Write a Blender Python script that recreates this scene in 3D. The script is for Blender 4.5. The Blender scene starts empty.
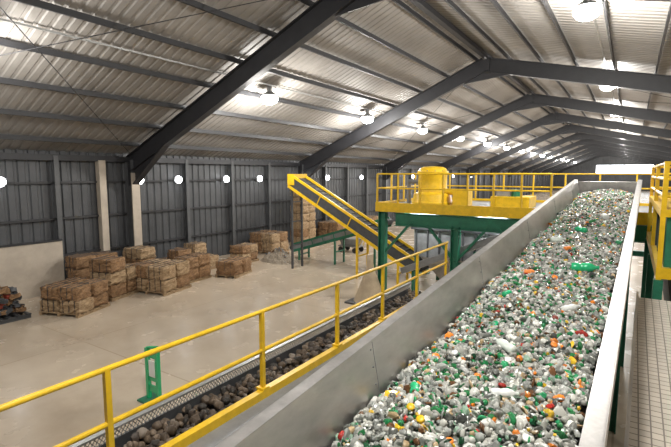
import bpy, math, random
import numpy as np
from mathutils import Vector, Matrix
random.seed(7); rng=np.random.default_rng(11)
scene=bpy.context.scene
H=4.8

# ------------------------------------------------------------ materials
def mat(name,col,rough=.5,metal=0.,var=0.,vscale=3.,bump=0.,bscale=20.,stretch=(1,1,1),col2=None,spec=.5,emit=None,coat=0):
    m=bpy.data.materials.new(name); m.use_nodes=True
    nt=m.node_tree; b=nt.nodes['Principled BSDF']
    b.inputs['Base Color'].default_value=(*col,1); b.inputs['Roughness'].default_value=rough
    b.inputs['Metallic'].default_value=metal; b.inputs['Specular IOR Level'].default_value=spec
    b.inputs['Coat Weight'].default_value=coat
    if emit:
        b.inputs['Emission Color'].default_value=(*emit[0],1); b.inputs['Emission Strength'].default_value=emit[1]
    if var or bump or col2:
        tc=nt.nodes.new('ShaderNodeTexCoord'); mp=nt.nodes.new('ShaderNodeMapping')
        mp.inputs['Scale'].default_value=stretch
        nt.links.new(tc.outputs['Object'],mp.inputs['Vector'])
    if var or col2:
        n=nt.nodes.new('ShaderNodeTexNoise'); n.inputs['Scale'].default_value=vscale; n.inputs['Detail'].default_value=7
        n.inputs['Roughness'].default_value=.65
        nt.links.new(mp.outputs[0],n.inputs['Vector'])
        r=nt.nodes.new('ShaderNodeValToRGB'); r.color_ramp.elements[0].position=.3; r.color_ramp.elements[1].position=.7
        c2=col2 if col2 else tuple(min(1,c*(1+var)) for c in col)
        c1=col if col2 else tuple(c*(1-var) for c in col)
        r.color_ramp.elements[0].color=(*c1,1); r.color_ramp.elements[1].color=(*c2,1)
        nt.links.new(n.outputs['Fac'],r.inputs[0]); nt.links.new(r.outputs[0],b.inputs['Base Color'])
    if bump:
        n2=nt.nodes.new('ShaderNodeTexNoise'); n2.inputs['Scale'].default_value=bscale; n2.inputs['Detail'].default_value=5
        nt.links.new(mp.outputs[0],n2.inputs['Vector'])
        bp=nt.nodes.new('ShaderNodeBump'); bp.inputs['Strength'].default_value=bump; bp.inputs['Distance'].default_value=.03
        nt.links.new(n2.outputs['Fac'],bp.inputs['Height']); nt.links.new(bp.outputs[0],b.inputs['Normal'])
    return m

M={}
M['wall']=mat('wall_sheet_paint',(.060,.062,.066),.5,.0,var=.3,vscale=.6)
M['roof']=mat('roof_sheet',(.255,.238,.218),.6,var=.22,vscale=.35)
M['frame']=mat('dark_frame_steel',(.022,.022,.025),.5,var=.2,vscale=2)
M['purlin']=mat('purlin_steel',(.022,.022,.024),.55)
M['column']=mat('column_grey',(.075,.077,.08),.5,var=.2)
M['pale']=mat('pale_cladding',(.42,.36,.29),.6,var=.12,vscale=2)
M['yellow']=mat('yellow_paint',(.72,.45,.012),.38,var=.15,vscale=6,bump=.05)
M['green']=mat('green_paint',(.018,.15,.085),.42,var=.2,vscale=5)
M['steel']=mat('brushed_steel',(.46,.44,.42),.36,.8,var=.25,vscale=3.5,stretch=(1,.35,1),bump=.08,bscale=9)
M['rim']=mat('rim_steel',(.46,.445,.43),.38,.8,var=.2,vscale=7)
M['dark']=mat('dark_machinery',(.05,.052,.055),.55,var=.3,vscale=5)
M['rubber']=mat('belt_rubber',(.03,.03,.032),.75)
M['grey']=mat('grey_machinery',(.24,.245,.25),.5,.3,var=.2,vscale=4)
M['wire']=mat('galvanised_wire',(.38,.38,.37),.45,.6)
M['bale']=mat('baled_material',(.10,.05,.022),.9,col2=(.38,.225,.11),vscale=9,bump=.8,bscale=30,stretch=(1,1,3.5))
M['bale2']=mat('baled_card',(.18,.105,.05),.9,col2=(.50,.36,.21),vscale=8,bump=.8,bscale=30,stretch=(1,1,4))
M['scrap']=mat('scrap_pile',(.16,.13,.10),.9,col2=(.42,.36,.28),vscale=12,bump=.8,bscale=30)
M['strap']=mat('bale_strap',(.06,.05,.045),.6)
M['white']=mat('white_plastic',(.75,.77,.74),.3)
M['gplast']=mat('green_plastic',(.02,.42,.17),.22,coat=.4)
M['clearp']=mat('pale_plastic',(.66,.72,.66),.2,coat=.4)
M['redp']=mat('red_plastic',(.22,.04,.025),.5)
M['orangep']=mat('orange_plastic',(.75,.22,.03),.35)
M['lamp']=mat('lamp_glow',(1,1,1),.5,emit=((.95,.98,1),32))
M['walllamp']=mat('wall_lamp_glow',(1,1,1),.5,emit=((.95,.98,1),18))
M['daylight']=mat('door_daylight_panel',(1,1,1),.5,emit=((.9,.96,1),5))
M['cone']=mat('hopper_beige',(.42,.33,.22),.6,var=.2)
M['bed']=mat('cullet_bed',(.06,.075,.06),.7,col2=(.24,.25,.22),vscale=40,bump=.6,bscale=60)

# concrete floor
m=bpy.data.materials.new('concrete_floor'); m.use_nodes=True; nt=m.node_tree; b=nt.nodes['Principled BSDF']
tc=nt.nodes.new('ShaderNodeTexCoord')
n=nt.nodes.new('ShaderNodeTexNoise'); n.inputs['Scale'].default_value=.28; n.inputs['Detail'].default_value=10; n.inputs['Roughness'].default_value=.65
nt.links.new(tc.outputs['Object'],n.inputs['Vector'])
r=nt.nodes.new('ShaderNodeValToRGB'); r.color_ramp.elements[0].position=.34; r.color_ramp.elements[1].position=.62
r.color_ramp.elements[0].color=(.39,.315,.235,1); r.color_ramp.elements[1].color=(.55,.46,.355,1)
nt.links.new(n.outputs['Fac'],r.inputs[0])
bk=nt.nodes.new('ShaderNodeTexBrick'); bk.offset=0; bk.inputs['Scale'].default_value=1; bk.inputs['Brick Width'].default_value=6.5; bk.inputs['Row Height'].default_value=6.5
bk.inputs['Mortar Size'].default_value=.02; bk.inputs['Color1'].default_value=(1,1,1,1); bk.inputs['Color2'].default_value=(.94,.94,.94,1); bk.inputs['Mortar'].default_value=(.72,.7,.68,1)
nt.links.new(tc.outputs['Object'],bk.inputs['Vector'])
mx=nt.nodes.new('ShaderNodeMix'); mx.data_type='RGBA'; mx.blend_type='MULTIPLY'; mx.inputs[0].default_value=1
nt.links.new(r.outputs[0],mx.inputs[6]); nt.links.new(bk.outputs[0],mx.inputs[7]); nt.links.new(mx.outputs[2],b.inputs['Base Color'])
n2=nt.nodes.new('ShaderNodeTexNoise'); n2.inputs['Scale'].default_value=1.1; n2.inputs['Detail'].default_value=6
nt.links.new(tc.outputs['Object'],n2.inputs['Vector'])
mr=nt.nodes.new('ShaderNodeMapRange'); mr.inputs[3].default_value=.15; mr.inputs[4].default_value=.36
nt.links.new(n2.outputs['Fac'],mr.inputs[0]); nt.links.new(mr.outputs[0],b.inputs['Roughness'])
M['floor']=m
m=bpy.data.materials.new('walkway_plate'); m.use_nodes=True; nt=m.node_tree; b=nt.nodes['Principled BSDF']
tc=nt.nodes.new('ShaderNodeTexCoord'); bk=nt.nodes.new('ShaderNodeTexBrick'); bk.offset=0; bk.inputs['Scale'].default_value=1
bk.inputs['Brick Width'].default_value=.09; bk.inputs['Row Height'].default_value=.09; bk.inputs['Mortar Size'].default_value=.006
bk.inputs['Color1'].default_value=(.50,.45,.38,1); bk.inputs['Color2'].default_value=(.42,.38,.32,1); bk.inputs['Mortar'].default_value=(.16,.14,.12,1)
nt.links.new(tc.outputs['Object'],bk.inputs['Vector']); nt.links.new(bk.outputs[0],b.inputs['Base Color'])
b.inputs['Roughness'].default_value=.55
M['plate']=m
def vcol(name,rough,coat=.3,trans=False):
    m=bpy.data.materials.new(name); m.use_nodes=True; nt=m.node_tree; b=nt.nodes['Principled BSDF']
    a=nt.nodes.new('ShaderNodeAttribute'); a.attribute_name='Col'
    nt.links.new(a.outputs['Color'],b.inputs['Base Color']); b.inputs['Roughness'].default_value=rough
    b.inputs['Coat Weight'].default_value=coat; b.inputs['Coat Roughness'].default_value=.12
    if trans: nt.links.new(a.outputs['Alpha'],b.inputs['Transmission Weight']); b.inputs['IOR'].default_value=1.4
    return m
M['glass']=vcol('cullet_glass',.22,.3,True); M['rock']=vcol('dark_lumps',.6,0)

# ------------------------------------------------------------ mesh builder
class MB:
    def __init__(s): s.v=[]; s.f=[]; s.m=[]; s.mats=[]; s.sm=[]
    def mi(s,k):
        if k not in s.mats: s.mats.append(k)
        return s.mats.index(k)
    def add(s,vs,fs,k,smooth=False):
        o=len(s.v); s.v+= [tuple(p) for p in vs]; i=s.mi(k)
        for f in fs: s.f.append(tuple(o+j for j in f)); s.m.append(i); s.sm.append(smooth)
    def hexa(s,c,k):
        s.add(c,[(3,2,1,0),(4,5,6,7),(0,1,5,4),(1,2,6,5),(2,3,7,6),(3,0,4,7)],k)
    def box(s,x0,x1,y0,y1,z0,z1,k):
        s.hexa([(x0,y0,z0),(x1,y0,z0),(x1,y1,z0),(x0,y1,z0),(x0,y0,z1),(x1,y0,z1),(x1,y1,z1),(x0,y1,z1)],k)
    def beam(s,p,q,w,h,k,up=(0,0,1)):
        p=Vector(p);q=Vector(q); d=(q-p).normalized(); up=Vector(up)
        if abs(d.dot(up))>.98: up=Vector((0,1,0))
        a=d.cross(up).normalized()*w/2; u=a.cross(d).normalized()*h/2
        s.hexa([p-a-u,p+a-u,q+a-u,q-a-u,p-a+u,p+a+u,q+a+u,q-a+u],k)
    def ibeam(s,p,q,w,h,k,up=(0,0,1),t=.03):
        p=Vector(p);q=Vector(q); d=(q-p).normalized(); up=Vector(up)
        if abs(d.dot(up))>.98: up=Vector((1,0,0))
        a=d.cross(up).normalized(); u=a.cross(d).normalized()
        s.beam(p,q,t,h-2*t,k,u); 
        for sg in(-1,1):
            o=u*sg*(h/2-t/2); s.beam(p+o,q+o,w,t,k,u)
    def tube(s,p,q,r,k,n=8,r2=None,smooth=True,cap=True):
        p=Vector(p);q=Vector(q); d=(q-p).normalized(); r2=r if r2 is None else r2
        a=d.orthogonal().normalized(); b=d.cross(a)
        vs=[];fs=[]
        for i in range(n):
            t=2*math.pi*i/n; o=a*math.cos(t)+b*math.sin(t)
            vs+= [p+o*r,q+o*r2]
        for i in range(n):
            j=(i+1)%n; fs.append((2*i,2*j,2*j+1,2*i+1))
        s.add(vs,fs,k,smooth)
        if cap:
            s.add([vs[2*i] for i in range(n)],[tuple(range(n-1,-1,-1))],k)
            s.add([vs[2*i+1] for i in range(n)],[tuple(range(n))],k)
    def lathe(s,c,prof,k,n=28,axis=(0,0,1)):
        c=Vector(c);ax=Vector(axis).normalized();a=ax.orthogonal().normalized();b=ax.cross(a)
        vs=[];fs=[]
        for r,z in prof:
            for i in range(n):
                t=2*math.pi*i/n; vs.append(c+ax*z+(a*math.cos(t)+b*math.sin(t))*r)
        for j in range(len(prof)-1):
            for i in range(n):
                i2=(i+1)%n; fs.append((j*n+i,j*n+i2,(j+1)*n+i2,(j+1)*n+i))
        s.add(vs,fs,k,True)
    def obj(s,name,bevel=0):
        me=bpy.data.meshes.new(name); me.from_pydata(s.v,[],s.f); me.update()
        for k in s.mats: me.materials.append(M[k])
        me.polygons.foreach_set('material_index',s.m); me.polygons.foreach_set('use_smooth',s.sm)
        ob=bpy.data.objects.new(name,me); scene.collection.objects.link(ob)
        if bevel:
            bv=ob.modifiers.new('bevel','BEVEL'); bv.width=bevel; bv.segments=2; bv.limit_method='ANGLE'
        return ob

# ------------------------------------------------------------ building shell
XL,XR,Y0,Y1=-20.,14.,-12.,156.
XP,ZP=-7.,11.35
ZL=5.75; ZR=ZP-(XR-XP)*.235
b=MB(); b.box(XL-.3,XR+.3,Y0-.3,Y1+.3,-.3,0,'floor'); b.obj('floor')

def profile(a,e,per=.4,dep=.05):
    out=[];y=a
    while y<e:
        out+=[(y,0),(y+per*.55,0),(y+per*.65,dep),(y+per*.9,dep)]; y+=per
    out.append((e,0)); return out
b=MB()
for (xa,za,xb,zb) in((XL-.1,ZL-.05,XP,ZP),(XP,ZP,XR+.1,ZR-.03)):
    pr=profile(Y0,Y1,.34,.03); vs=[];fs=[]
    for y,o in pr: vs+=[(xa,y,za+o),(xb,y,zb+o)]
    for i in range(len(pr)-1): fs.append((2*i,2*i+1,2*i+3,2*i+2))
    b.add(vs,fs,'roof')
b.obj('ceiling')
def ribwall(name,axis,pos,a,e,z0,zf,sgn):
    b=MB(); vs=[];fs=[]; pr=profile(a,e,.4,.05)
    for y,o in pr:
        zt=zf(y)
        if axis=='x': vs+=[(pos+sgn*o,y,z0),(pos+sgn*o,y,zt)]
        else: vs+=[(y,pos+sgn*o,z0),(y,pos+sgn*o,zt)]
    for i in range(len(pr)-1): fs.append((2*i,2*i+1,2*i+3,2*i+2))
    b.add(vs,fs,'wall')
    return b
ribwall('wall_left','x',XL,Y0,Y1,0,lambda y:ZL,-1).obj('wall_left')
ribwall('wall_right','x',XR,Y0,Y1,0,lambda y:ZR,1).obj('wall_right')
gz=lambda x: ZL+(x-XL)*(ZP-ZL)/(XP-XL) if x<XP else ZP+(x-XP)*(ZR-ZP)/(XR-XP)
ribwall('wall_far','y',Y1,XL,XR,0,gz,1).obj('wall_far')
ribwall('wall_near','y',Y0,XL,XR,0,gz,-1).obj('wall_near')
b=MB(); b.box(-9,5,Y1-.12,Y1-.06,4.6,7.4,'daylight')
for x in(-9.1,-5.5,-2,1.5,5): b.box(x,x+.12,Y1-.2,Y1-.04,4.5,7.5,'frame')
b.box(-9.1,5.12,Y1-.2,Y1-.04,4.45,4.6,'frame'); b.box(-9.1,5.12,Y1-.2,Y1-.04,7.4,7.55,'frame'); b.obj('window_1')
b=MB()
for z in(1.35,2.9,4.4): b.box(XL+.02,XL+.14,Y0+.05,Y1-.05,z,z+.09,'purlin')
b.box(XL+.02,XL+.3,Y0+.05,Y1-.05,ZL-.4,ZL-.15,'frame')
y=-10.25
while y<Y1-1:
    if abs((y-12.5)%13)>.1 and abs((y-12.5)%13-13)>.1:
        b.ibeam((XL+.2,y,0),(XL+.2,y,ZL-.2),.18,.26,'column',up=(1,0,0),t=.02)
    y+=3.25
b.obj('wall_framing')
# portal frames
ys=[-.5+13*i for i in range(0,13)]
b=MB()
for y in ys:
    off=.66
    pL0=Vector((XL+.35,y,gz(XL+.35)-off)); pP=Vector((XP,y,ZP-off)); pR=Vector((XR-.35,y,ZR-off+.08))
    b.ibeam(pL0,pP,.32,.74,'frame'); b.ibeam(pP,pR,.32,.74,'frame')
    b.hexa([Vector((XL+.1,y-.02,ZL-1.5)),Vector((XL+.6,y-.02,ZL-1.5)),Vector((XL+.6,y+.02,ZL-1.5)),Vector((XL+.1,y+.02,ZL-1.5)),
            Vector((XL+.1,y-.02,ZL-.2)),Vector((XL+3,y-.02,gz(XL+3)-.8)),Vector((XL+3,y+.02,gz(XL+3)-.8)),Vector((XL+.1,y+.02,ZL-.2))],'frame')
    b.beam((XL+.6,y,ZL-1.5),(XL+3.2,y,gz(XL+3.2)-1.0),.32,.04,'frame')
    b.hexa([Vector((XP-1.4,y-.03,gz(XP-1.4)-1.0)),Vector((XP+1.4,y-.03,gz(XP+1.4)-1.0)),Vector((XP+1.4,y+.03,gz(XP+1.4)-1.0)),Vector((XP-1.4,y+.03,gz(XP-1.4)-1.0)),
            Vector((XP-.1,y-.03,ZP-.4)),Vector((XP+.1,y-.03,ZP-.4)),Vector((XP+.1,y+.03,ZP-.4)),Vector((XP-.1,y+.03,ZP-.4))],'frame')
    b.beam((XP,y-.05,ZP-.4),(XP,y-.05,ZP-1.15),.5,.05,'frame')
    b.ibeam((XL+.38,y,0),(XL+.38,y,ZL-.3),.3,.5,'column',up=(1,0,0))
    b.ibeam((XR-.38,y,0),(XR-.38,y,ZR-.3),.3,.5,'column',up=(1,0,0))
b.obj('portal_frame')
# purlins + conduits
b=MB()
x=XL+1.2
while x<XR-.5:
    if abs(x-XP)>.3:
        z=gz(x)-.15; b.box(x-.035,x+.035,Y0+.05,Y1-.05,z-.08,z+.09,'purlin')
    x+=1.62
b.box(XP-.12,XP+.12,Y0+.05,Y1-.05,ZP-.32,ZP-.1,'purlin')
for i in range(0,9,2):
    ya,yb=ys[i],ys[i+1]
    for (xa,xb) in((XL+.6,XP-.5),(XP+.5,XR-.6)):
        b.tube((xa,ya,gz(xa)-.45),(xb,yb,gz(xb)-.45),.014,'purlin',6); b.tube((xa,yb,gz(xa)-.42),(xb,ya,gz(xb)-.42),.014,'purlin',6)
ROWS=[(-1.36,H+4.7),(-13.2,H+3.25),(8.5,H+2.0)]
for X,Z in ROWS:
    b.beam((X,Y0+.1,Z+.53),(X,Y1-.2,Z+.53),.05,.05,'wire')
    for y in ys: b.tube((X,y+.25,Z+.53),(X,y+.25,gz(X)-.1),.012,'wire',6)
b.obj('roof_purlins')
b=MB(); b.box(XL+.06,XL+.36,11.0,11.3,0,ZL-.35,'pale'); b.box(XL+.66,XL+.72,12.3,12.7,0,ZL-.9,'pale'); b.box(XL+.66,XL+.72,25.3,25.7,0,ZL-1.2,'column'); b.obj('trim_1')  # pale plate on the near column puts its reflected light into colour

# ------------------------------------------------------------ lamps
def lamp_row(X,Z,Ys,power,R0=.36):
    for y in Ys:
        b=MB()
        b.lathe((X,y,Z),[(.02,.50),(.10,.48),(.11,.3),(.14,.24),(R0*.85,.12),(R0*.97,.06)],'grey',24)
        b.lathe((X,y,Z),[(R0*.95,.06),(R0,.0),(R0*.97,-.1),(R0*.8,-.2),(R0*.45,-.27),(.0,-.29)],'lamp',24)
        b.obj('high_bay_lamp')
        l=bpy.data.lights.new('high_bay_light','POINT'); l.energy=power*(.6 if (X<-10 and y<10) else 1); l.shadow_soft_size=.3; l.color=(1,.97,.92)
        o=bpy.data.objects.new('high_bay_light',l); o.location=(X,y,Z-.75); scene.collection.objects.link(o)
rowR=[2,15.3,28.5,41.5,54.5,67.5,80,93,106,119,132,145]
rowL=[-5,4.6,15,23.6,32,40.8,50,59,68,77,86,95,104,113,122,131,140]
lamp_row(ROWS[0][0],ROWS[0][1],rowR,1500)
lamp_row(ROWS[1][0],ROWS[1][1],rowL,900)
lamp_row(ROWS[2][0],ROWS[2][1],[3,16,29,42,55,68,81,94],700,.3)
for y in(7.2,12.9,15.1,18.4,21.2,24.6,28.8,34,39,45,51,58,66):
    b=MB(); b.box(XL+.3,XL+.42,y-.22,y+.22,4.39,4.63,'grey'); b.lathe((XL+.42,y,4.51),[(.19,0),(.18,.06),(.11,.11),(0,.12)],'walllamp',18,(1,0,0)); b.obj('wall_lamp')

# ------------------------------------------------------------ main cullet conveyor
hd=math.radians(1.3); TA=.0915
U=Vector((math.sin(hd),math.cos(hd),TA)); R=Vector((math.cos(hd),-math.sin(hd),0)); O=Vector((0,0,H))
def P(s,t,w): return O+U*s+R*t+Vector((0,0,w))
S0,S1=-1.2,16.2
TL,TLb,TR,TRb=-1.80,-1.68,-.20,-.28
RIM,BOT=-1.66,-2.3
def strip(b,t0,w0,t1,w1,k,thick=.012,s0=S0,s1=S1):
    d=Vector((t1-t0,0,w1-w0)).normalized(); nt_=Vector((-d.z,0,d.x))*thick/2
    A=[(t0-nt_.x,w0-nt_.z),(t0+nt_.x,w0+nt_.z),(t1+nt_.x,w1+nt_.z),(t1-nt_.x,w1-nt_.z)]
    b.hexa([P(s0,*a) for a in A]+[P(s1,*a) for a in A],k)
b=MB()
strip(b,TL,RIM,TLb,BOT,'steel'); strip(b,TR,RIM,TRb,BOT,'steel')
strip(b,TL-.085,RIM+.0,TL+.006,RIM+.0,'rim',.012); strip(b,TL-.085,RIM+.006,TL-.085,RIM-.07,'rim',.01)
strip(b,TR-.006,RIM,TR+.10,RIM,'rim',.014); strip(b,TR+.10,RIM+.007,TR+.10,RIM-.16,'steel',.012)
strip(b,TR+.10,RIM-.16,TR+.02,RIM-.6,'steel',.01)
strip(b,TL-.02,RIM-.1,TL+.05,RIM-.7,'steel',.01)
strip(b,TLb-.05,BOT,TRb+.05,BOT,'rubber',.03)
strip(b,TLb-.05,BOT-.38,TRb+.05,BOT-.38,'rubber',.015)
for t in(TLb-.02,TRb+.02): strip(b,t,BOT-.1,t,BOT-.4,'green',.06)
s=S0+.6
while s<S1:
    b.beam(P(s,TL-.06,RIM-.01),P(s,TL+.02,RIM-.68),.05,.05,'steel')
    b.tube(P(s,TLb,BOT-.39),P(s,TRb,BOT-.39),.04,'grey',8)
    s+=1.45
s=S0+1.4
while s<S1:
    for w in(.06,.2,.34): 
        f=w/(RIM-BOT); t=TL+(TLb-TL)*f
        b.tube(P(s,t+.004,RIM-w),P(s,t+.014,RIM-w),.008,'grey',6)
    b.beam(P(s+.04,TL+.008,RIM-.01),P(s+.04,TLb+.008,BOT),.004,.006,'grey',up=tuple(R))
    s+=2.9
for s in(1.5,5.5,9.5,13.0):
    for t in(TLb-.02,TRb+.02):
        p=P(s,t,BOT-.4); b.ibeam((p.x,p.y,0),p,.16,.16,'green',up=(1,0,0),t=.015)
    p=P(s,TLb,BOT-.9);q=P(s,TRb,BOT-.9); b.beam(p,q,.1,.1,'green'); 
    b.beam((p.x,p.y,.3),(q.x,q.y,q.z),.06,.06,'green')
b.tube(P(S1+.05,TLb-.1,BOT-.16),P(S1+.05,TRb+.1,BOT-.16),.2,'rubber',20)
for t in(TL-.02,TR+.02):
    b.hexa([P(S1,t-.01,BOT-.4),P(S1,t+.01,BOT-.4),P(S1+.55,t+.01,BOT-.3),P(S1+.55,t-.01,BOT-.3),
            P(S1,t-.01,RIM),P(S1,t+.01,RIM),P(S1+.4,t+.01,RIM-.12),P(S1+.4,t-.01,RIM-.12)],'rim')
b.hexa([P(S1+.5,TL,BOT-.3),P(S1+.5,TR,BOT-.3),P(S1+.56,TR,BOT-.3),P(S1+.56,TL,BOT-.3),
        P(S1+.4,TL,RIM-.1),P(S1+.4,TR,RIM-.1),P(S1+.46,TR,RIM-.1),P(S1+.46,TL,RIM-.1)],'rim')
b.obj('cullet_conveyor')

# ---- cullet pieces
import bmesh
def ico(sub):
    bm=bmesh.new(); bmesh.ops.create_icosphere(bm,subdivisions=sub,radius=1)
    v=np.array([x.co[:] for x in bm.verts]); f=np.array([[q.index for q in x.verts] for x in bm.faces]); bm.free(); return v,f
def pieces(name,groups,matk,smooth=.6):
    V=[];F=[];C=[];SM=[];o=0
    for sub,cen,rad,an,col,jit in groups:
        v,f=ico(sub); n=len(cen); nv=len(v)
        q=rng.normal(size=(n,4)); q/=np.linalg.norm(q,axis=1)[:,None]
        w,x,y,z=q.T
        Rm=np.stack([1-2*(y*y+z*z),2*(x*y-z*w),2*(x*z+y*w),2*(x*y+z*w),1-2*(x*x+z*z),2*(y*z-x*w),2*(x*z-y*w),2*(y*z+x*w),1-2*(x*x+y*y)],1).reshape(n,3,3)
        pv=v[None]*(1+rng.uniform(-jit,jit,size=(n,nv,1)))
        pv=np.sign(pv)*np.abs(pv)**rng.uniform(.7,1.1,size=(n,1,1))
        pv=pv*an[:,None,:]*rad[:,None,None]
        pv=np.einsum('nij,nvj->nvi',Rm,pv)+cen[:,None,:]
        V.append(pv.reshape(-1,3)); F.append((f[None]+ (np.arange(n)*nv)[:,None,None]).reshape(-1,3)+o); o+=n*nv
        C.append(np.repeat(col,nv,axis=0)); SM.append(np.repeat(rng.random(n)<smooth,len(f)))
    V=np.concatenate(V);F=np.concatenate(F);C=np.concatenate(C);SM=np.concatenate(SM)
    me=bpy.data.meshes.new(name); me.vertices.add(len(V)); me.vertices.foreach_set('co',V.astype(np.float32).ravel())
    me.loops.add(F.size); me.loops.foreach_set('vertex_index',F.astype(np.int32).ravel())
    me.polygons.add(len(F)); me.polygons.foreach_set('loop_start',np.arange(0,F.size,3,dtype=np.int32))
    me.update(calc_edges=True)
    me.polygons.foreach_set('use_smooth',SM)
    ca=me.color_attributes.new('Col','FLOAT_COLOR','POINT'); ca.data.foreach_set('color',C.astype(np.float32).ravel())
    me.materials.append(M[matk]); ob=bpy.data.objects.new(name,me); scene.collection.objects.link(ob); return ob
pal=[((.50,.50,.45),.22,.0),((.82,.85,.80),.17,.6),((.74,.74,.69),.13,.0),((.33,.34,.31),.12,.0),((.17,.18,.16),.06,.0),((.03,.20,.065),.06,.0),((.04,.42,.14),.04,.4),((.012,.07,.03),.03,.0),((.04,.34,.14),.03,0),((.38,.56,.42),.03,.3),
     ((.50,.37,.21),.045,0),((.17,.08,.035),.03,0),((.80,.52,.04),.02,0),((.80,.24,.03),.018,0),((.50,.04,.03),.007,0),((.06,.065,.06),.035,0)]
pc=np.array([p[0] for p in pal]); pw=np.array([p[1] for p in pal]); pw/=pw.sum(); pt_=np.array([p[2] for p in pal])
def surf(s,t):
    u=(t-(TLb+TRb)/2)/((TRb-TLb)/2)
    return -2.10+.13*(1-u*u)+.025*np.sin(s*2.1+t*3)+.02*np.sin(s*5.3-t*4)
def cull(n,s0,s1,r0,r1,sub,dz0=-.035,dz1=.014,flat=0):
    s=rng.uniform(s0,s1,n); t=rng.uniform(TLb+.0,TRb-.0,n)
    w=surf(s,t)+rng.uniform(dz0,dz1,n)
    c=np.array(O)[None]+s[:,None]*np.array(U)+t[:,None]*np.array(R); c[:,2]+=w
    rad=r0+(r1-r0)*rng.random(n)**1.6
    an=rng.uniform(.55,1.15,size=(n,3)); an[:,2]*=rng.uniform(.5,1,n)*(1-flat)
    k=rng.choice(len(pc),n,p=pw)
    col=np.clip(pc[k]*rng.uniform(.55,1.1,size=(n,1)),0,.9)
    return (sub,c,rad,an,np.concatenate([col,pt_[k][:,None]],1),.2)
g=[cull(9000,.8,4.5,.012,.042,2),cull(9000,4.5,9,.016,.042,2),cull(10500,9,S1,.018,.042,1),cull(800,-1.1,.8,.02,.036,1),
   cull(800,.8,9,.04,.065,2,-.02,.012,.6),cull(700,9,S1,.04,.07,2,-.02,.012,.5)]
cu=pieces('glass_cullet_heap',g,'glass',.45)
b=MB(); vs=[];fs=[]; ns,ntt=120,10
for i in range(ns+1):
    s=S0+(S1-S0)*i/ns
    for j in range(ntt+1):
        t=TLb+.02+(TRb-TLb-.04)*j/ntt; vs.append(P(s,t,float(surf(s,t))-.035))
for i in range(ns):
    for j in range(ntt):
        a=i*(ntt+1)+j; fs.append((a,a+1,a+ntt+2,a+ntt+1))
b.add(vs,fs,'bed',True); bed=b.obj('cullet_bed'); bed.parent=cu

def bottle(name,s,t,ang,L,r,k,cap='white'):
    c=P(s,t,float(surf(s,t))+r*.75); ax=Vector((math.cos(ang),math.sin(ang),.08))
    b=MB(); pr=[(0,0),(r*.85,.0),(r,.06*L),(r,.25*L),(r*.9,.3*L),(r*.9,.42*L),(r,.47*L),(r,.62*L),(r*.8,.74*L),(r*.4,.86*L),(r*.3,.9*L)]
    b.lathe(c-ax*L/2,pr,k,18,ax); b.lathe(c-ax*L/2,[(r*.38,.9*L),(r*.38,L),(0,L)],cap,14,ax)
    o=b.obj(name); o.parent=cu; return o
bottle('green_bottle',3.18,-1.42,2.0,.17,.04,'gplast')
bottle('green_bottle',7.0,-.62,.1,.34,.07,'gplast','gplast')
bottle('clear_bottle',4.15,-.98,2.5,.26,.045,'clearp')
bottle('clear_bottle',3.4,-.78,.35,.2,.038,'white','clearp')
bottle('clear_bottle',8.6,-1.2,.6,.25,.05,'clearp')
bottle('green_bottle',5.6,-1.3,1.2,.18,.035,'gplast')
bottle('clear_bottle',11.3,-.7,1.9,.3,.06,'white')
bottle('green_bottle',9.8,-1.0,2.6,.28,.055,'gplast')
bottle('clear_bottle',5.5,-.6,.9,.24,.04,'white')
bottle('orange_bottle',6.6,-1.25,.2,.16,.04,'orangep')
bottle('orange_bottle',7.9,-.95,.9,.14,.04,'orangep')
def cap(name,s,t,k,r=.03):
    b=MB(); c=P(s,t,float(surf(s,t))+.02); ax=Vector((.3*math.sin(s*9),-.4,.8)).normalized()
    b.lathe(c,[(0,.014),(r*.9,.014),(r,.01),(r,-.012),(r*.85,-.012),(r*.8,.0),(0,.0)],k,16,ax); b.obj(name).parent=cu
for s,t,k in((2.85,-1.3,'yellow'),(2.75,-1.18,'yellow'),(3.9,-1.35,'white'),(5.1,-.7,'redp'),(3.05,-.55,'white'),(4.7,-1.2,'gplast'),(6.2,-1.1,'yellow'),(6.8,-.9,'white'),(3.6,-1.05,'orangep'),(4.4,-.6,'orangep')): cap('bottle_cap',s,t,k)

# ------------------------------------------------------------ left walkway, railing and lump conveyor
XS=-3.73; ZW=H-2.79
b=MB(); b.box(XS+.06,-2.05,-2,10.9,ZW-.04,ZW,'grey')
for i in range(0,6):
    y=-1+i*2.3; b.box(XS+.06,-2.05,y-.05,y+.05,ZW-.16,ZW-.04,'green')
    for x in(XS+.2,-2.2): b.ibeam((x,y,0),(x,y,ZW-.1),.14,.14,'green',up=(1,0,0),t=.012)
b.box(XS-.03,XS+.06,-2,10.9,ZW-.16,ZW+.10,'yellow')
top=H-1.69
for z in(top,top-.5): b.tube((XS,-2,z),(XS,10.8,z),.026,'yellow',10)
for y in(-1.6,.3,2.05,4.03,5.75,7.3,8.9,10.7):
    b.beam((XS,y,ZW+.10),(XS,y,top),.05,.05,'yellow',up=(0,1,0)); b.box(XS-.06,XS+.06,y-.06,y+.06,ZW+.10,ZW+.13,'yellow')
b.obj('yellow_railed_walkway')
b=MB()
xl,xr=-4.62,-3.86; zt=H-2.80
b.box(xl,xr,-2,10.6,zt-.34,zt-.30,'rubber')
b.box(xl-.03,xl,-2,10.6,zt-.5,zt-.12,'dark'); b.box(xr,xr+.03,-2,10.6,zt-.5,zt-.04,'dark')
b.box(xl-.05,xl+.03,-2,10.6,zt-.0,zt+.025,'wire')
y=-2
while y<10.6:
    b.beam((xl-.01,y,zt-.13),(xl-.01,y+.1,zt),.008,.008,'wire'); b.beam((xl-.01,y+.1,zt-.13),(xl-.01,y,zt),.008,.008,'wire'); y+=.05
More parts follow.
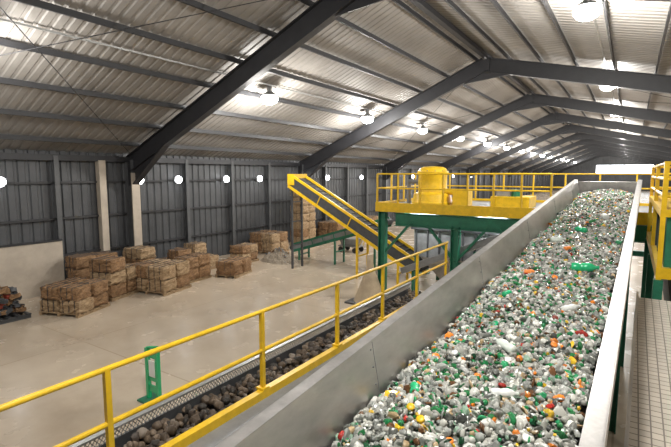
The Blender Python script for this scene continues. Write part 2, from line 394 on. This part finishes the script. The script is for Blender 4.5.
for y in(-.8,1.4,3.7,6,8.3,10.3):
    for x in(xl+.03,xr-.03): b.ibeam((x,y,0),(x,y,zt-.4),.12,.12,'green',up=(1,0,0),t=.012)
    b.beam((xl,y,zt-.45),(xr,y,zt-.45),.08,.08,'green'); b.beam((xl,y,.4),(xr,y,zt-.6),.05,.05,'green')
b.obj('lump_conveyor')
n=2600
c=np.stack([rng.uniform(xl+.06,xr-.06,n),rng.uniform(-1.9,10.5,n),zt-.22+rng.uniform(-.07,.07,n)],1)
dp=np.array([(.10,.07,.045),(.04,.034,.028),(.17,.125,.085),(.24,.20,.16),(.06,.045,.035)])
pieces('dark_lump_heap',[(2,c,rng.uniform(.03,.07,n),rng.uniform(.6,1.1,(n,3)),np.concatenate([dp[rng.choice(5,n,p=[.3,.3,.2,.06,.14])],np.zeros((n,1))],1),.14)],'rock',.5)

# right hand walkway + railing
b=MB()
strip(b,.0,-2.62,1.1,-2.62,'plate',.04,-1.5,8.1); strip(b,.0,-2.72,.0,-2.52,'steel',.03,-1.5,8.1); strip(b,1.1,-2.75,1.1,-2.5,'yellow',.05,-1.5,8.1)
for s in(.5,4.2,7.8):
    for t in(.04,1.06):
        p=P(s,t,-2.7); b.ibeam((p.x,p.y,0),p,.12,.12,'green',up=(1,0,0),t=.012)
for w in(-1.5,-2.0): b.tube(P(-1.4,1.1,w),P(8.1,1.1,w),.026,'yellow',10)
s=-1.2
while s<8.4:
    b.beam(P(s,1.1,-2.5),P(s,1.1,-1.5),.055,.055,'yellow',up=(0,1,0)); s+=1.55
b.obj('inclined_walkway')
# yellow / green side station beside the conveyor head
b=MB()
xa,xb,ya,yb=.46,2.1,8.85,14.3
for (x,y) in((xa,ya),(xa,11.6),(xa,yb),(xb,ya),(xb,yb),(1.25,ya)):
    b.beam((x,y,0),(x,y,3.1),.13,.13,'green',up=(0,1,0)); b.beam((x,y,3.1),(x,y,5.0),.07,.07,'yellow',up=(0,1,0))
for z in(4.97,4.72,4.45): b.tube((xa,ya,z),(xa,yb,z),.028,'yellow',8); b.tube((xa,ya,z),(xb,ya,z),.028,'yellow',8); b.tube((xb,ya,z),(xb,yb,z),.028,'yellow',8); b.tube((xa,yb,z),(xb,yb,z),.028,'yellow',8)
b.box(xa-.04,xb+.04,ya-.04,yb+.04,4.12,4.24,'yellow')
b.box(xa+.06,xb-.06,ya+.06,yb-.06,3.3,4.12,'green')
for y in(9.5,10.4,11.3,12.2,13.1): b.box(xa+.03,xa+.07,y,y+.08,3.34,4.08,'dark')
for x in(.8,1.15,1.5): b.box(x,x+.06,ya+.02,ya+.07,3.34,4.08,'dark')
b.box(xa-.04,xb+.04,ya-.04,yb+.04,3.12,3.3,'yellow')
b.hexa([(.9,10.6,1.4),(1.6,10.6,1.4),(1.6,13.0,1.4),(.9,13.0,1.4),(.6,9.2,3.12),(1.95,9.2,3.12),(1.95,14,3.12),(.6,14,3.12)],'dark')
b.box(.95,1.6,9.6,10.6,4.24,4.8,'green'); b.tube((1.2,12.0,4.24),(1.2,12.0,4.9),.25,'yellow',18)
b.obj('green_side_station')

# ------------------------------------------------------------ yellow platform and machine
px0,px1,py0,py1,pz=-8.3,2.6,15.7,20.6,H-1.2
b=MB()
b.box(px0,px1,py0,py1,pz-.05,pz,'grey')
for (x0,x1,y0,y1) in((px0,px1,py0-.06,py0),(px0,px1,py1,py1+.06),(px0-.06,px0,py0-.06,py1+.06),(px1,px1+.06,py0-.06,py1+.06)):
    b.box(x0,x1,y0,y1,pz-.26,pz+.10,'yellow')
for y in(py0+.2,py1-.2): b.ibeam((px0+.7,y,pz-.55),(px1-.2,y,pz-.55),.22,.5,'green')
for x in(-7.3,-5.2,-2.8,-.2,2.2): b.ibeam((x,py0+.3,pz-.3),(x,py1-.3,pz-.3),.2,.4,'green')
for x in(px0+.15,-5.2,-2.6,2.3):
    for y in(py0+.2,py1-.2):
        b.ibeam((x,y,0),(x,y,pz-.05 if x<-8 else pz-.7),.28,.28,'green',up=(1,0,0),t=.02); b.box(x-.2,x+.2,y-.2,y+.2,0,.04,'green')
b.beam((px0+.15,py0+.2,1.6),(-6.9,py0+.2,pz-.6),.09,.09,'green'); b.beam((-5.2,py0+.2,1.6),(-6.3,py0+.2,pz-.7),.09,.09,'green')
b.beam((-5.2,py0+.2,1.6),(-4.1,py0+.2,pz-.7),.09,.09,'green'); b.beam((-2.6,py0+.2,1.6),(-3.7,py0+.2,pz-.7),.09,.09,'green')
b.ibeam((-5.2,py0+.2,1.5),(-2.6,py0+.2,1.5),.15,.2,'green'); b.ibeam((px0+.15,py1-.2,1.8),(px1-.3,py1-.2,1.8),.15,.2,'green')
def rail(p,q,n):
    p=Vector(p);q=Vector(q)
    for z in(.55,1.1): b.tube(p+Vector((0,0,z)),q+Vector((0,0,z)),.03,'yellow',8)
    for i in range(n+1):
        a=p.lerp(q,i/n); b.beam(a,a+Vector((0,0,1.1)),.06,.06,'yellow',up=(0,1,0))
rail((px0,py0-.02,pz+.1),(-2.1,py0-.02,pz+.1),7)
rail((px0,py0,pz+.1),(px0,py1,pz+.1),4); rail((px0,py1,pz+.1),(px1,py1,pz+.1),9); rail((.8,py0-.02,pz+.1),(px1,py0-.02,pz+.1),2); rail((px1,py0,pz+.1),(px1,py1,pz+.1),4)
# added glowing strips under the deck, put in to brighten the machinery
for x in(-6.6,-4.0):
    b.box(x-.5,x+.5,py0+.45,py0+.57,pz-.16,pz-.08,'grey'); b.box(x-.48,x+.48,py0+.47,py0+.55,pz-.18,pz-.16,'walllamp')
b.obj('yellow_platform')
for x in(-6.6,-4.0):  # added fill lights that lift the dark machinery below the deck
    l=bpy.data.lights.new('deck_fill_light','AREA'); l.shape='RECTANGLE'; l.size=.95; l.size_y=.08; l.energy=45
    o=bpy.data.objects.new('deck_fill_light',l); o.location=(x,py0+.51,pz-.2); scene.collection.objects.link(o)
b=MB(); cx,cy=-6.55,17.0
b.lathe((cx,cy,pz),[(.0,0),(.80,0),(.80,.12),(.76,.14),(.72,.42),(.56,.5),(.56,1.22),(.60,1.23),(.60,1.30),(.56,1.32),(.50,1.42),(.36,1.48),(0,1.5)],'yellow',36)
for i in range(12):
    a=i*math.pi/6; b.tube((cx+.58*math.cos(a),cy+.58*math.sin(a),pz+1.3),(cx+.58*math.cos(a),cy+.58*math.sin(a),pz+1.34),.02,'grey',6)
b.tube((cx+.4,cy-.1,pz+.5),(cx+1.0,cy-.1,pz+.5),.1,'yellow',14); b.box(cx+.95,cx+1.5,cy-.4,cy+.3,pz,pz+.6,'yellow')
b.tube((cx-.45,cy,pz+.9),(cx-1.0,cy,pz+.9),.09,'grey',12); b.tube((cx-1.0,cy,pz+.98),(cx-1.0,cy,pz),.09,'grey',12)
b.obj('yellow_hopper_tank',.01)
b=MB(); b.box(-4.2,-2.9,16.6,18.0,pz,pz+.4,'yellow'); b.box(-4.05,-3.6,16.8,17.6,pz+.4,pz+.6,'grey'); b.tube((-3.4,17,pz+.4),(-3.4,17,pz+.65),.18,'green',16); b.obj('yellow_drive_unit',.015)
b=MB()
b.box(-7.2,-3.0,16.8,19.5,1.5,2.6,'grey'); b.box(-7.3,-2.9,16.7,19.6,2.6,2.72,'dark')
for i in range(9): b.box(-7.1+i*.47,-7.05+i*.47,16.72,16.8,1.5,2.6,'dark')
b.hexa([(-6.2,17.3,.5),(-5.2,17.3,.5),(-5.2,18.3,.5),(-6.2,18.3,.5),(-7,16.9,1.5),(-4.3,16.9,1.5),(-4.3,19.3,1.5),(-7,19.3,1.5)],'steel')
for x in(-7.1,-3.1):
    for y in(16.9,19.4): b.box(x-.08,x+.08,y-.08,y+.08,0,1.5,'green')
b.beam((-7.4,16.3,.9),(-2.6,16.3,3.0),.5,.10,'steel'); b.beam((-7.4,16.03,1.0),(-2.6,16.03,3.1),.04,.24,'grey')
for x,z in((-7.0,1.0),(-4.6,2.0)): b.beam((x,16.3,0),(x,16.3,z),.1,.1,'green',up=(0,1,0))
b.obj('sorting_machine',.01)
b=MB()
b.lathe((-8.0,14.6,0),[(.65,0),(.6,.1),(.16,1.25),(.12,1.5),(.12,1.8),(.0,1.8)],'cone',24); b.box(-8.7,-7.3,13.9,15.3,0,.06,'dark'); b.obj('beige_cone_hopper')

# ------------------------------------------------------------ inclined yellow conveyor
def inc(A,B,width,sidek,beltk,depth=.34,legs=(),web='dark',step=.7):
    A=Vector(A);B=Vector(B); b=MB(); d=(B-A).normalized(); sd=Vector((0,1,0)); n=sd.cross(d)
    if n.z<0: n=-n
    for sg in(-1,1):
        o=sd*sg*width/2
        b.beam(A+o+n*.06,B+o+n*.06,.07,.12,sidek,up=tuple(n)); b.beam(A+o-n*depth,B+o-n*depth,.07,.14,sidek,up=tuple(n))
        b.beam(A+o-n*depth/2,B+o-n*depth/2,.02,depth,web,up=tuple(n))
        L=(B-A).length; k=int(L/step)
        for i in range(k+1):
            p=A.lerp(B,i/k)+o+sd*sg*.015; b.beam(p-n*depth,p,.03,.05,sidek,up=tuple(d))
    b.beam(A+n*.0,B+n*.0,width-.1,.03,beltk,up=tuple(n)); b.beam(A-n*depth*.8,B-n*depth*.8,width-.12,.02,'rubber',up=tuple(n))
    for e in(A,B): b.tube(e-sd*width/2-n*.12,e+sd*width/2-n*.12,.16,'rubber',16)
    L=(B-A).length; i=0
    while i*.35<L:
        p=A+d*i*.35; b.beam(p-sd*(width/2-.06)+n*.03,p+sd*(width/2-.06)+n*.03,.03,.03,'dark'); i+=1
    for f in legs:
        for sg in(-1,1):
            p=A.lerp(B,f)+sd*sg*width/2-n*depth; b.beam((p.x,p.y,0),p,.09,.09,sidek,up=(0,1,0))
        p=A.lerp(B,f)-n*depth; b.beam((p.x,p.y-width/2,p.z*.5),(p.x,p.y+width/2,p.z*.5),.06,.06,sidek)
    return b
b=inc((-7.2,18.1,.95),(-14.1,18.1,H-.15),1.0,'yellow','rubber',.5,(.12,.42),step=1.6)
b.box(-14.35,-13.95,17.55,18.65,H-.55,H+.0,'yellow')
for y in(17.7,18.5): b.beam((-14.2,y,0),(-14.2,y,H-.5),.09,.09,'dark',up=(0,1,0))
for z in(1.2,2.4,3.4): b.beam((-14.2,17.7,z),(-14.2,18.5,z),.05,.05,'dark')
b.obj('yellow_inclined_conveyor')
b=inc((-15.9,20.2,.75),(-10.2,20.2,2.5),.9,'green','grey',.3,(.08,.5,.92),'grey'); b.obj('green_belt_conveyor')

# ------------------------------------------------------------ bales, pile, bits along wall
def bale(b,cx,cy,z,w,d,h,rot,k='bale'):
    n=5; c,s=math.cos(rot),math.sin(rot); cache={}
    def pt(i,j,l):
        key=(i,j,l)
        if key not in cache:
            x=(i/n-.5)*w;y=(j/n-.5)*d;zz=l/n*h
            e=sum(v in(0,n) for v in(i,j,l)); f=.95 if e>=2 else 1.03
            x=x*f+random.uniform(-.035,.035);y=y*f+random.uniform(-.035,.035);zz=max(0.0,zz+random.uniform(-.03,.03)) if l else 0
            cache[key]=(cx+x*c-y*s,cy+x*s+y*c,z+zz)
        return cache[key]
    for i in range(n):
        for j in range(n):
            b.add([pt(i,j,n),pt(i+1,j,n),pt(i+1,j+1,n),pt(i,j+1,n)],[(0,1,2,3)],k)
            b.add([pt(i,0,j),pt(i+1,0,j),pt(i+1,0,j+1),pt(i,0,j+1)],[(0,1,2,3)],k)
            b.add([pt(i,n,j),pt(i,n,j+1),pt(i+1,n,j+1),pt(i+1,n,j)],[(0,1,2,3)],k)
            b.add([pt(0,i,j),pt(0,i,j+1),pt(0,i+1,j+1),pt(0,i+1,j)],[(0,1,2,3)],k)
            b.add([pt(n,i,j),pt(n,i+1,j),pt(n,i+1,j+1),pt(n,i,j+1)],[(0,1,2,3)],k)
    for f in(-.3,0,.3):
        ox=f*w; pts=[(ox,-d/2-.02,.02),(ox,-d/2-.02,h+.02),(ox,d/2+.02,h+.02),(ox,d/2+.02,.02)]
        pts=[(cx+x*c-y*s,cy+x*s+y*c,z+zz) for x,y,zz in pts]
        for a,q in zip(pts[:-1],pts[1:]): b.beam(a,q,.025,.012,'strap',up=(c,s,0))
def stack(cx,cy,nx,ny,nz,w=.95,d=.8,h=.52,rot=0,pal=True,drop=0,p2=.25):
    b=MB(); c,s=math.cos(rot),math.sin(rot)
    if pal:
        for i in range(5):
            yy=-ny*d/2+.06+i*(ny*d-.12)/4; p=(cx-nx*w/2*c-yy*s,cy-nx*w/2*s+yy*c,.11); q=(cx+nx*w/2*c-yy*s,cy+nx*w/2*s+yy*c,.11); b.beam(p,q,.1,.03,'bale2')
        for i in range(3):
            xx=-nx*w/2+.06+i*(nx*w-.12)/2; p=(cx+xx*c+ny*d/2*s,cy+xx*s-ny*d/2*c,.048); q=(cx+xx*c-ny*d/2*s,cy+xx*s+ny*d/2*c,.048); b.beam(p,q,.1,.095,'bale2')
    z0=.125 if pal else 0
    for l in range(nz):
        for i in range(nx):
            for j in range(ny):
                if l==nz-1 and random.random()<drop: continue
                x=(i-(nx-1)/2)*w;y=(j-(ny-1)/2)*d
                bale(b,cx+x*c-y*s+random.uniform(-.04,.04),cy+x*s+y*c,z0+l*(h+.01),w-.05,d-.04,h*random.uniform(.94,1.0),rot+random.uniform(-.05,.05),'bale2' if random.random()<p2 else 'bale')
    b.obj('waste_bale_stack')
stack(-16.2,7.95,2,2,2,.8,.75,.43,.35)
stack(-16.9,9.9,1,2,3,1.1,.85,.48,.3,drop=.3)
stack(-16.2,11.4,2,2,2,.95,.8,.5,.2,drop=.3,p2=.6)
stack(-18.6,9.9,1,2,3,.95,.9,.45,0)
stack(-18.5,12.0,1,1,3,1.2,.9,.45,.1,p2=.6)
stack(-16.5,13.3,1,2,2,.9,.75,.5,.1)
stack(-15.7,15.1,1,2,1,1.1,.8,.62,.3)
stack(-18.4,14.6,2,3,2,.9,.85,.55,0,drop=.3,p2=.5)
stack(-17.5,17.6,1,2,2,.95,.7,.42,.1)
stack(-18.6,20.9,2,2,2,.95,.8,.55,0)
stack(-18.3,24.0,1,2,7,1.1,.75,.52,0,p2=.8)
stack(-18.6,28.6,2,3,2,.95,.85,.55,0,p2=.5)
stack(-18.6,33.0,2,3,2,.95,.85,.55,0,p2=.5)
# scrap mound
b=MB(); vs=[];fs=[]; nr,na=8,26; mx_,my_=-16.0,18.8
for i in range(nr+1):
    for j in range(na):
        r=i/nr; a=2*math.pi*j/na; z=.7*(1-r)**.8+ (random.uniform(-.06,.08) if 0<i<nr else 0)
        vs.append((mx_+1.3*r*math.cos(a)*(1+random.uniform(-.05,.05)),my_+.7*r*math.sin(a),max(z,0 if i<nr else -.01)))
for i in range(nr):
    for j in range(na): j2=(j+1)%na; fs.append((i*na+j,(i+1)*na+j,(i+1)*na+j2,i*na+j2))
b.add(vs,fs,'scrap')
for i in range(70):
    a=random.uniform(0,6.28); r=random.random(); x=mx_+1.1*r*math.cos(a); y=my_+.55*r*math.sin(a); z=.7*(1-r)**.8
    d=Vector((random.uniform(-1,1),random.uniform(-1,1),random.uniform(-.3,.8)))*.16; b.beam(Vector((x,y,max(z,.1)))-d*.5,Vector((x,y,z+.05))+d,.08,.04,random.choice(['scrap','bale','grey']))
b.obj('scrap_heap')
b=MB(); b.box(XL+.6,XL+.72,5.2,9.1,0,2.1,'pale')
for y in(5.4,7.1,8.9): b.box(XL+.42,XL+.6,y-.06,y+.06,0,2.0,'frame')
b.box(XL+.58,XL+.76,5.2,9.1,2.1,2.16,'frame'); b.obj('partition_panel')
# low dark pallet with scrap
b=MB(); cx,cy=-17.3,6.1
for y in(-.55,-.27,0,.27,.55): b.box(cx-.7,cx+.7,cy+y-.06,cy+y+.06,.12,.15,'dark')
for x in(-.62,0,.62): b.box(cx+x-.06,cx+x+.06,cy-.6,cy+.6,0,.12,'dark')
for i in range(110):
    z=random.uniform(.22,1.0); k=1-.35*z
    p=Vector((cx+random.uniform(-.55,.55)*k,cy+random.uniform(-.5,.5)*k,z)); d=Vector((random.uniform(-1,1),random.uniform(-1,1),random.uniform(-.4,.4)))*.14
    b.beam(p-d,p+d,.16,.12,random.choice(['redp','dark','dark','bale','dark','bale','rubber','dark','bale']))
b.obj('scrap_pallet')
# green barrier stand
b=MB(); gx,gy=-8.2,5.5
for o in(-.17,.17):
    b.beam((gx+o,gy,0),(gx+o,gy,1.15),.08,.08,'gplast',up=(0,1,0)); b.box(gx+o-.14,gx+o+.14,gy-.2,gy+.2,0,.04,'green')
for z in(.2,.45,.7,.95): b.box(gx-.17,gx+.17,gy-.015,gy+.015,z,z+.15,'gplast' if int(z*100)%50 else 'green')
b.box(gx-.1,gx+.1,gy-.03,gy-.015,.55,.9,'white'); b.tube((gx-.17,gy,1.15),(gx+.17,gy,1.22),.03,'gplast',8)
b.obj('green_barrier_stand')
# hand cart
b=MB(); cx,cy=-14.3,23.6
b.box(cx-.7,cx+.7,cy-.4,cy+.4,.35,.42,'grey'); b.hexa([(cx-.5,cy-.3,.42),(cx+.5,cy-.3,.42),(cx+.5,cy+.3,.42),(cx-.5,cy+.3,.42),(cx-.65,cy-.38,.85),(cx+.65,cy-.38,.85),(cx+.65,cy+.38,.85),(cx-.65,cy+.38,.85)],'grey')
for x in(-.5,.5):
    for y in(-.42,.38): b.tube((cx+x,cy+y,.17),(cx+x,cy+y+.05,.17),.17,'rubber',16)
b.tube((cx+.7,cy-.25,.4),(cx+1.0,cy-.25,1.05),.02,'yellow',8);b.tube((cx+.7,cy+.25,.4),(cx+1.0,cy+.25,1.05),.02,'yellow',8);b.tube((cx+1.0,cy-.25,1.05),(cx+1.0,cy+.25,1.05),.02,'yellow',8)
b.obj('hand_cart')

# ------------------------------------------------------------ world & camera
w=bpy.data.worlds.new('world'); scene.world=w; w.use_nodes=True
w.node_tree.nodes['Background'].inputs[0].default_value=(.5,.55,.6,1); w.node_tree.nodes['Background'].inputs[1].default_value=.3
cam=bpy.data.cameras.new('camera'); cam.sensor_width=36; cam.lens=450/671*36; cam.clip_end=300
co=bpy.data.objects.new('camera',cam); scene.collection.objects.link(co); co.location=(0,0,H)
co.rotation_euler=(math.radians(90-6.28),0,math.radians(33.2)); scene.camera=co
scene.view_settings.view_transform='Standard'
scene.view_settings.exposure=0.1
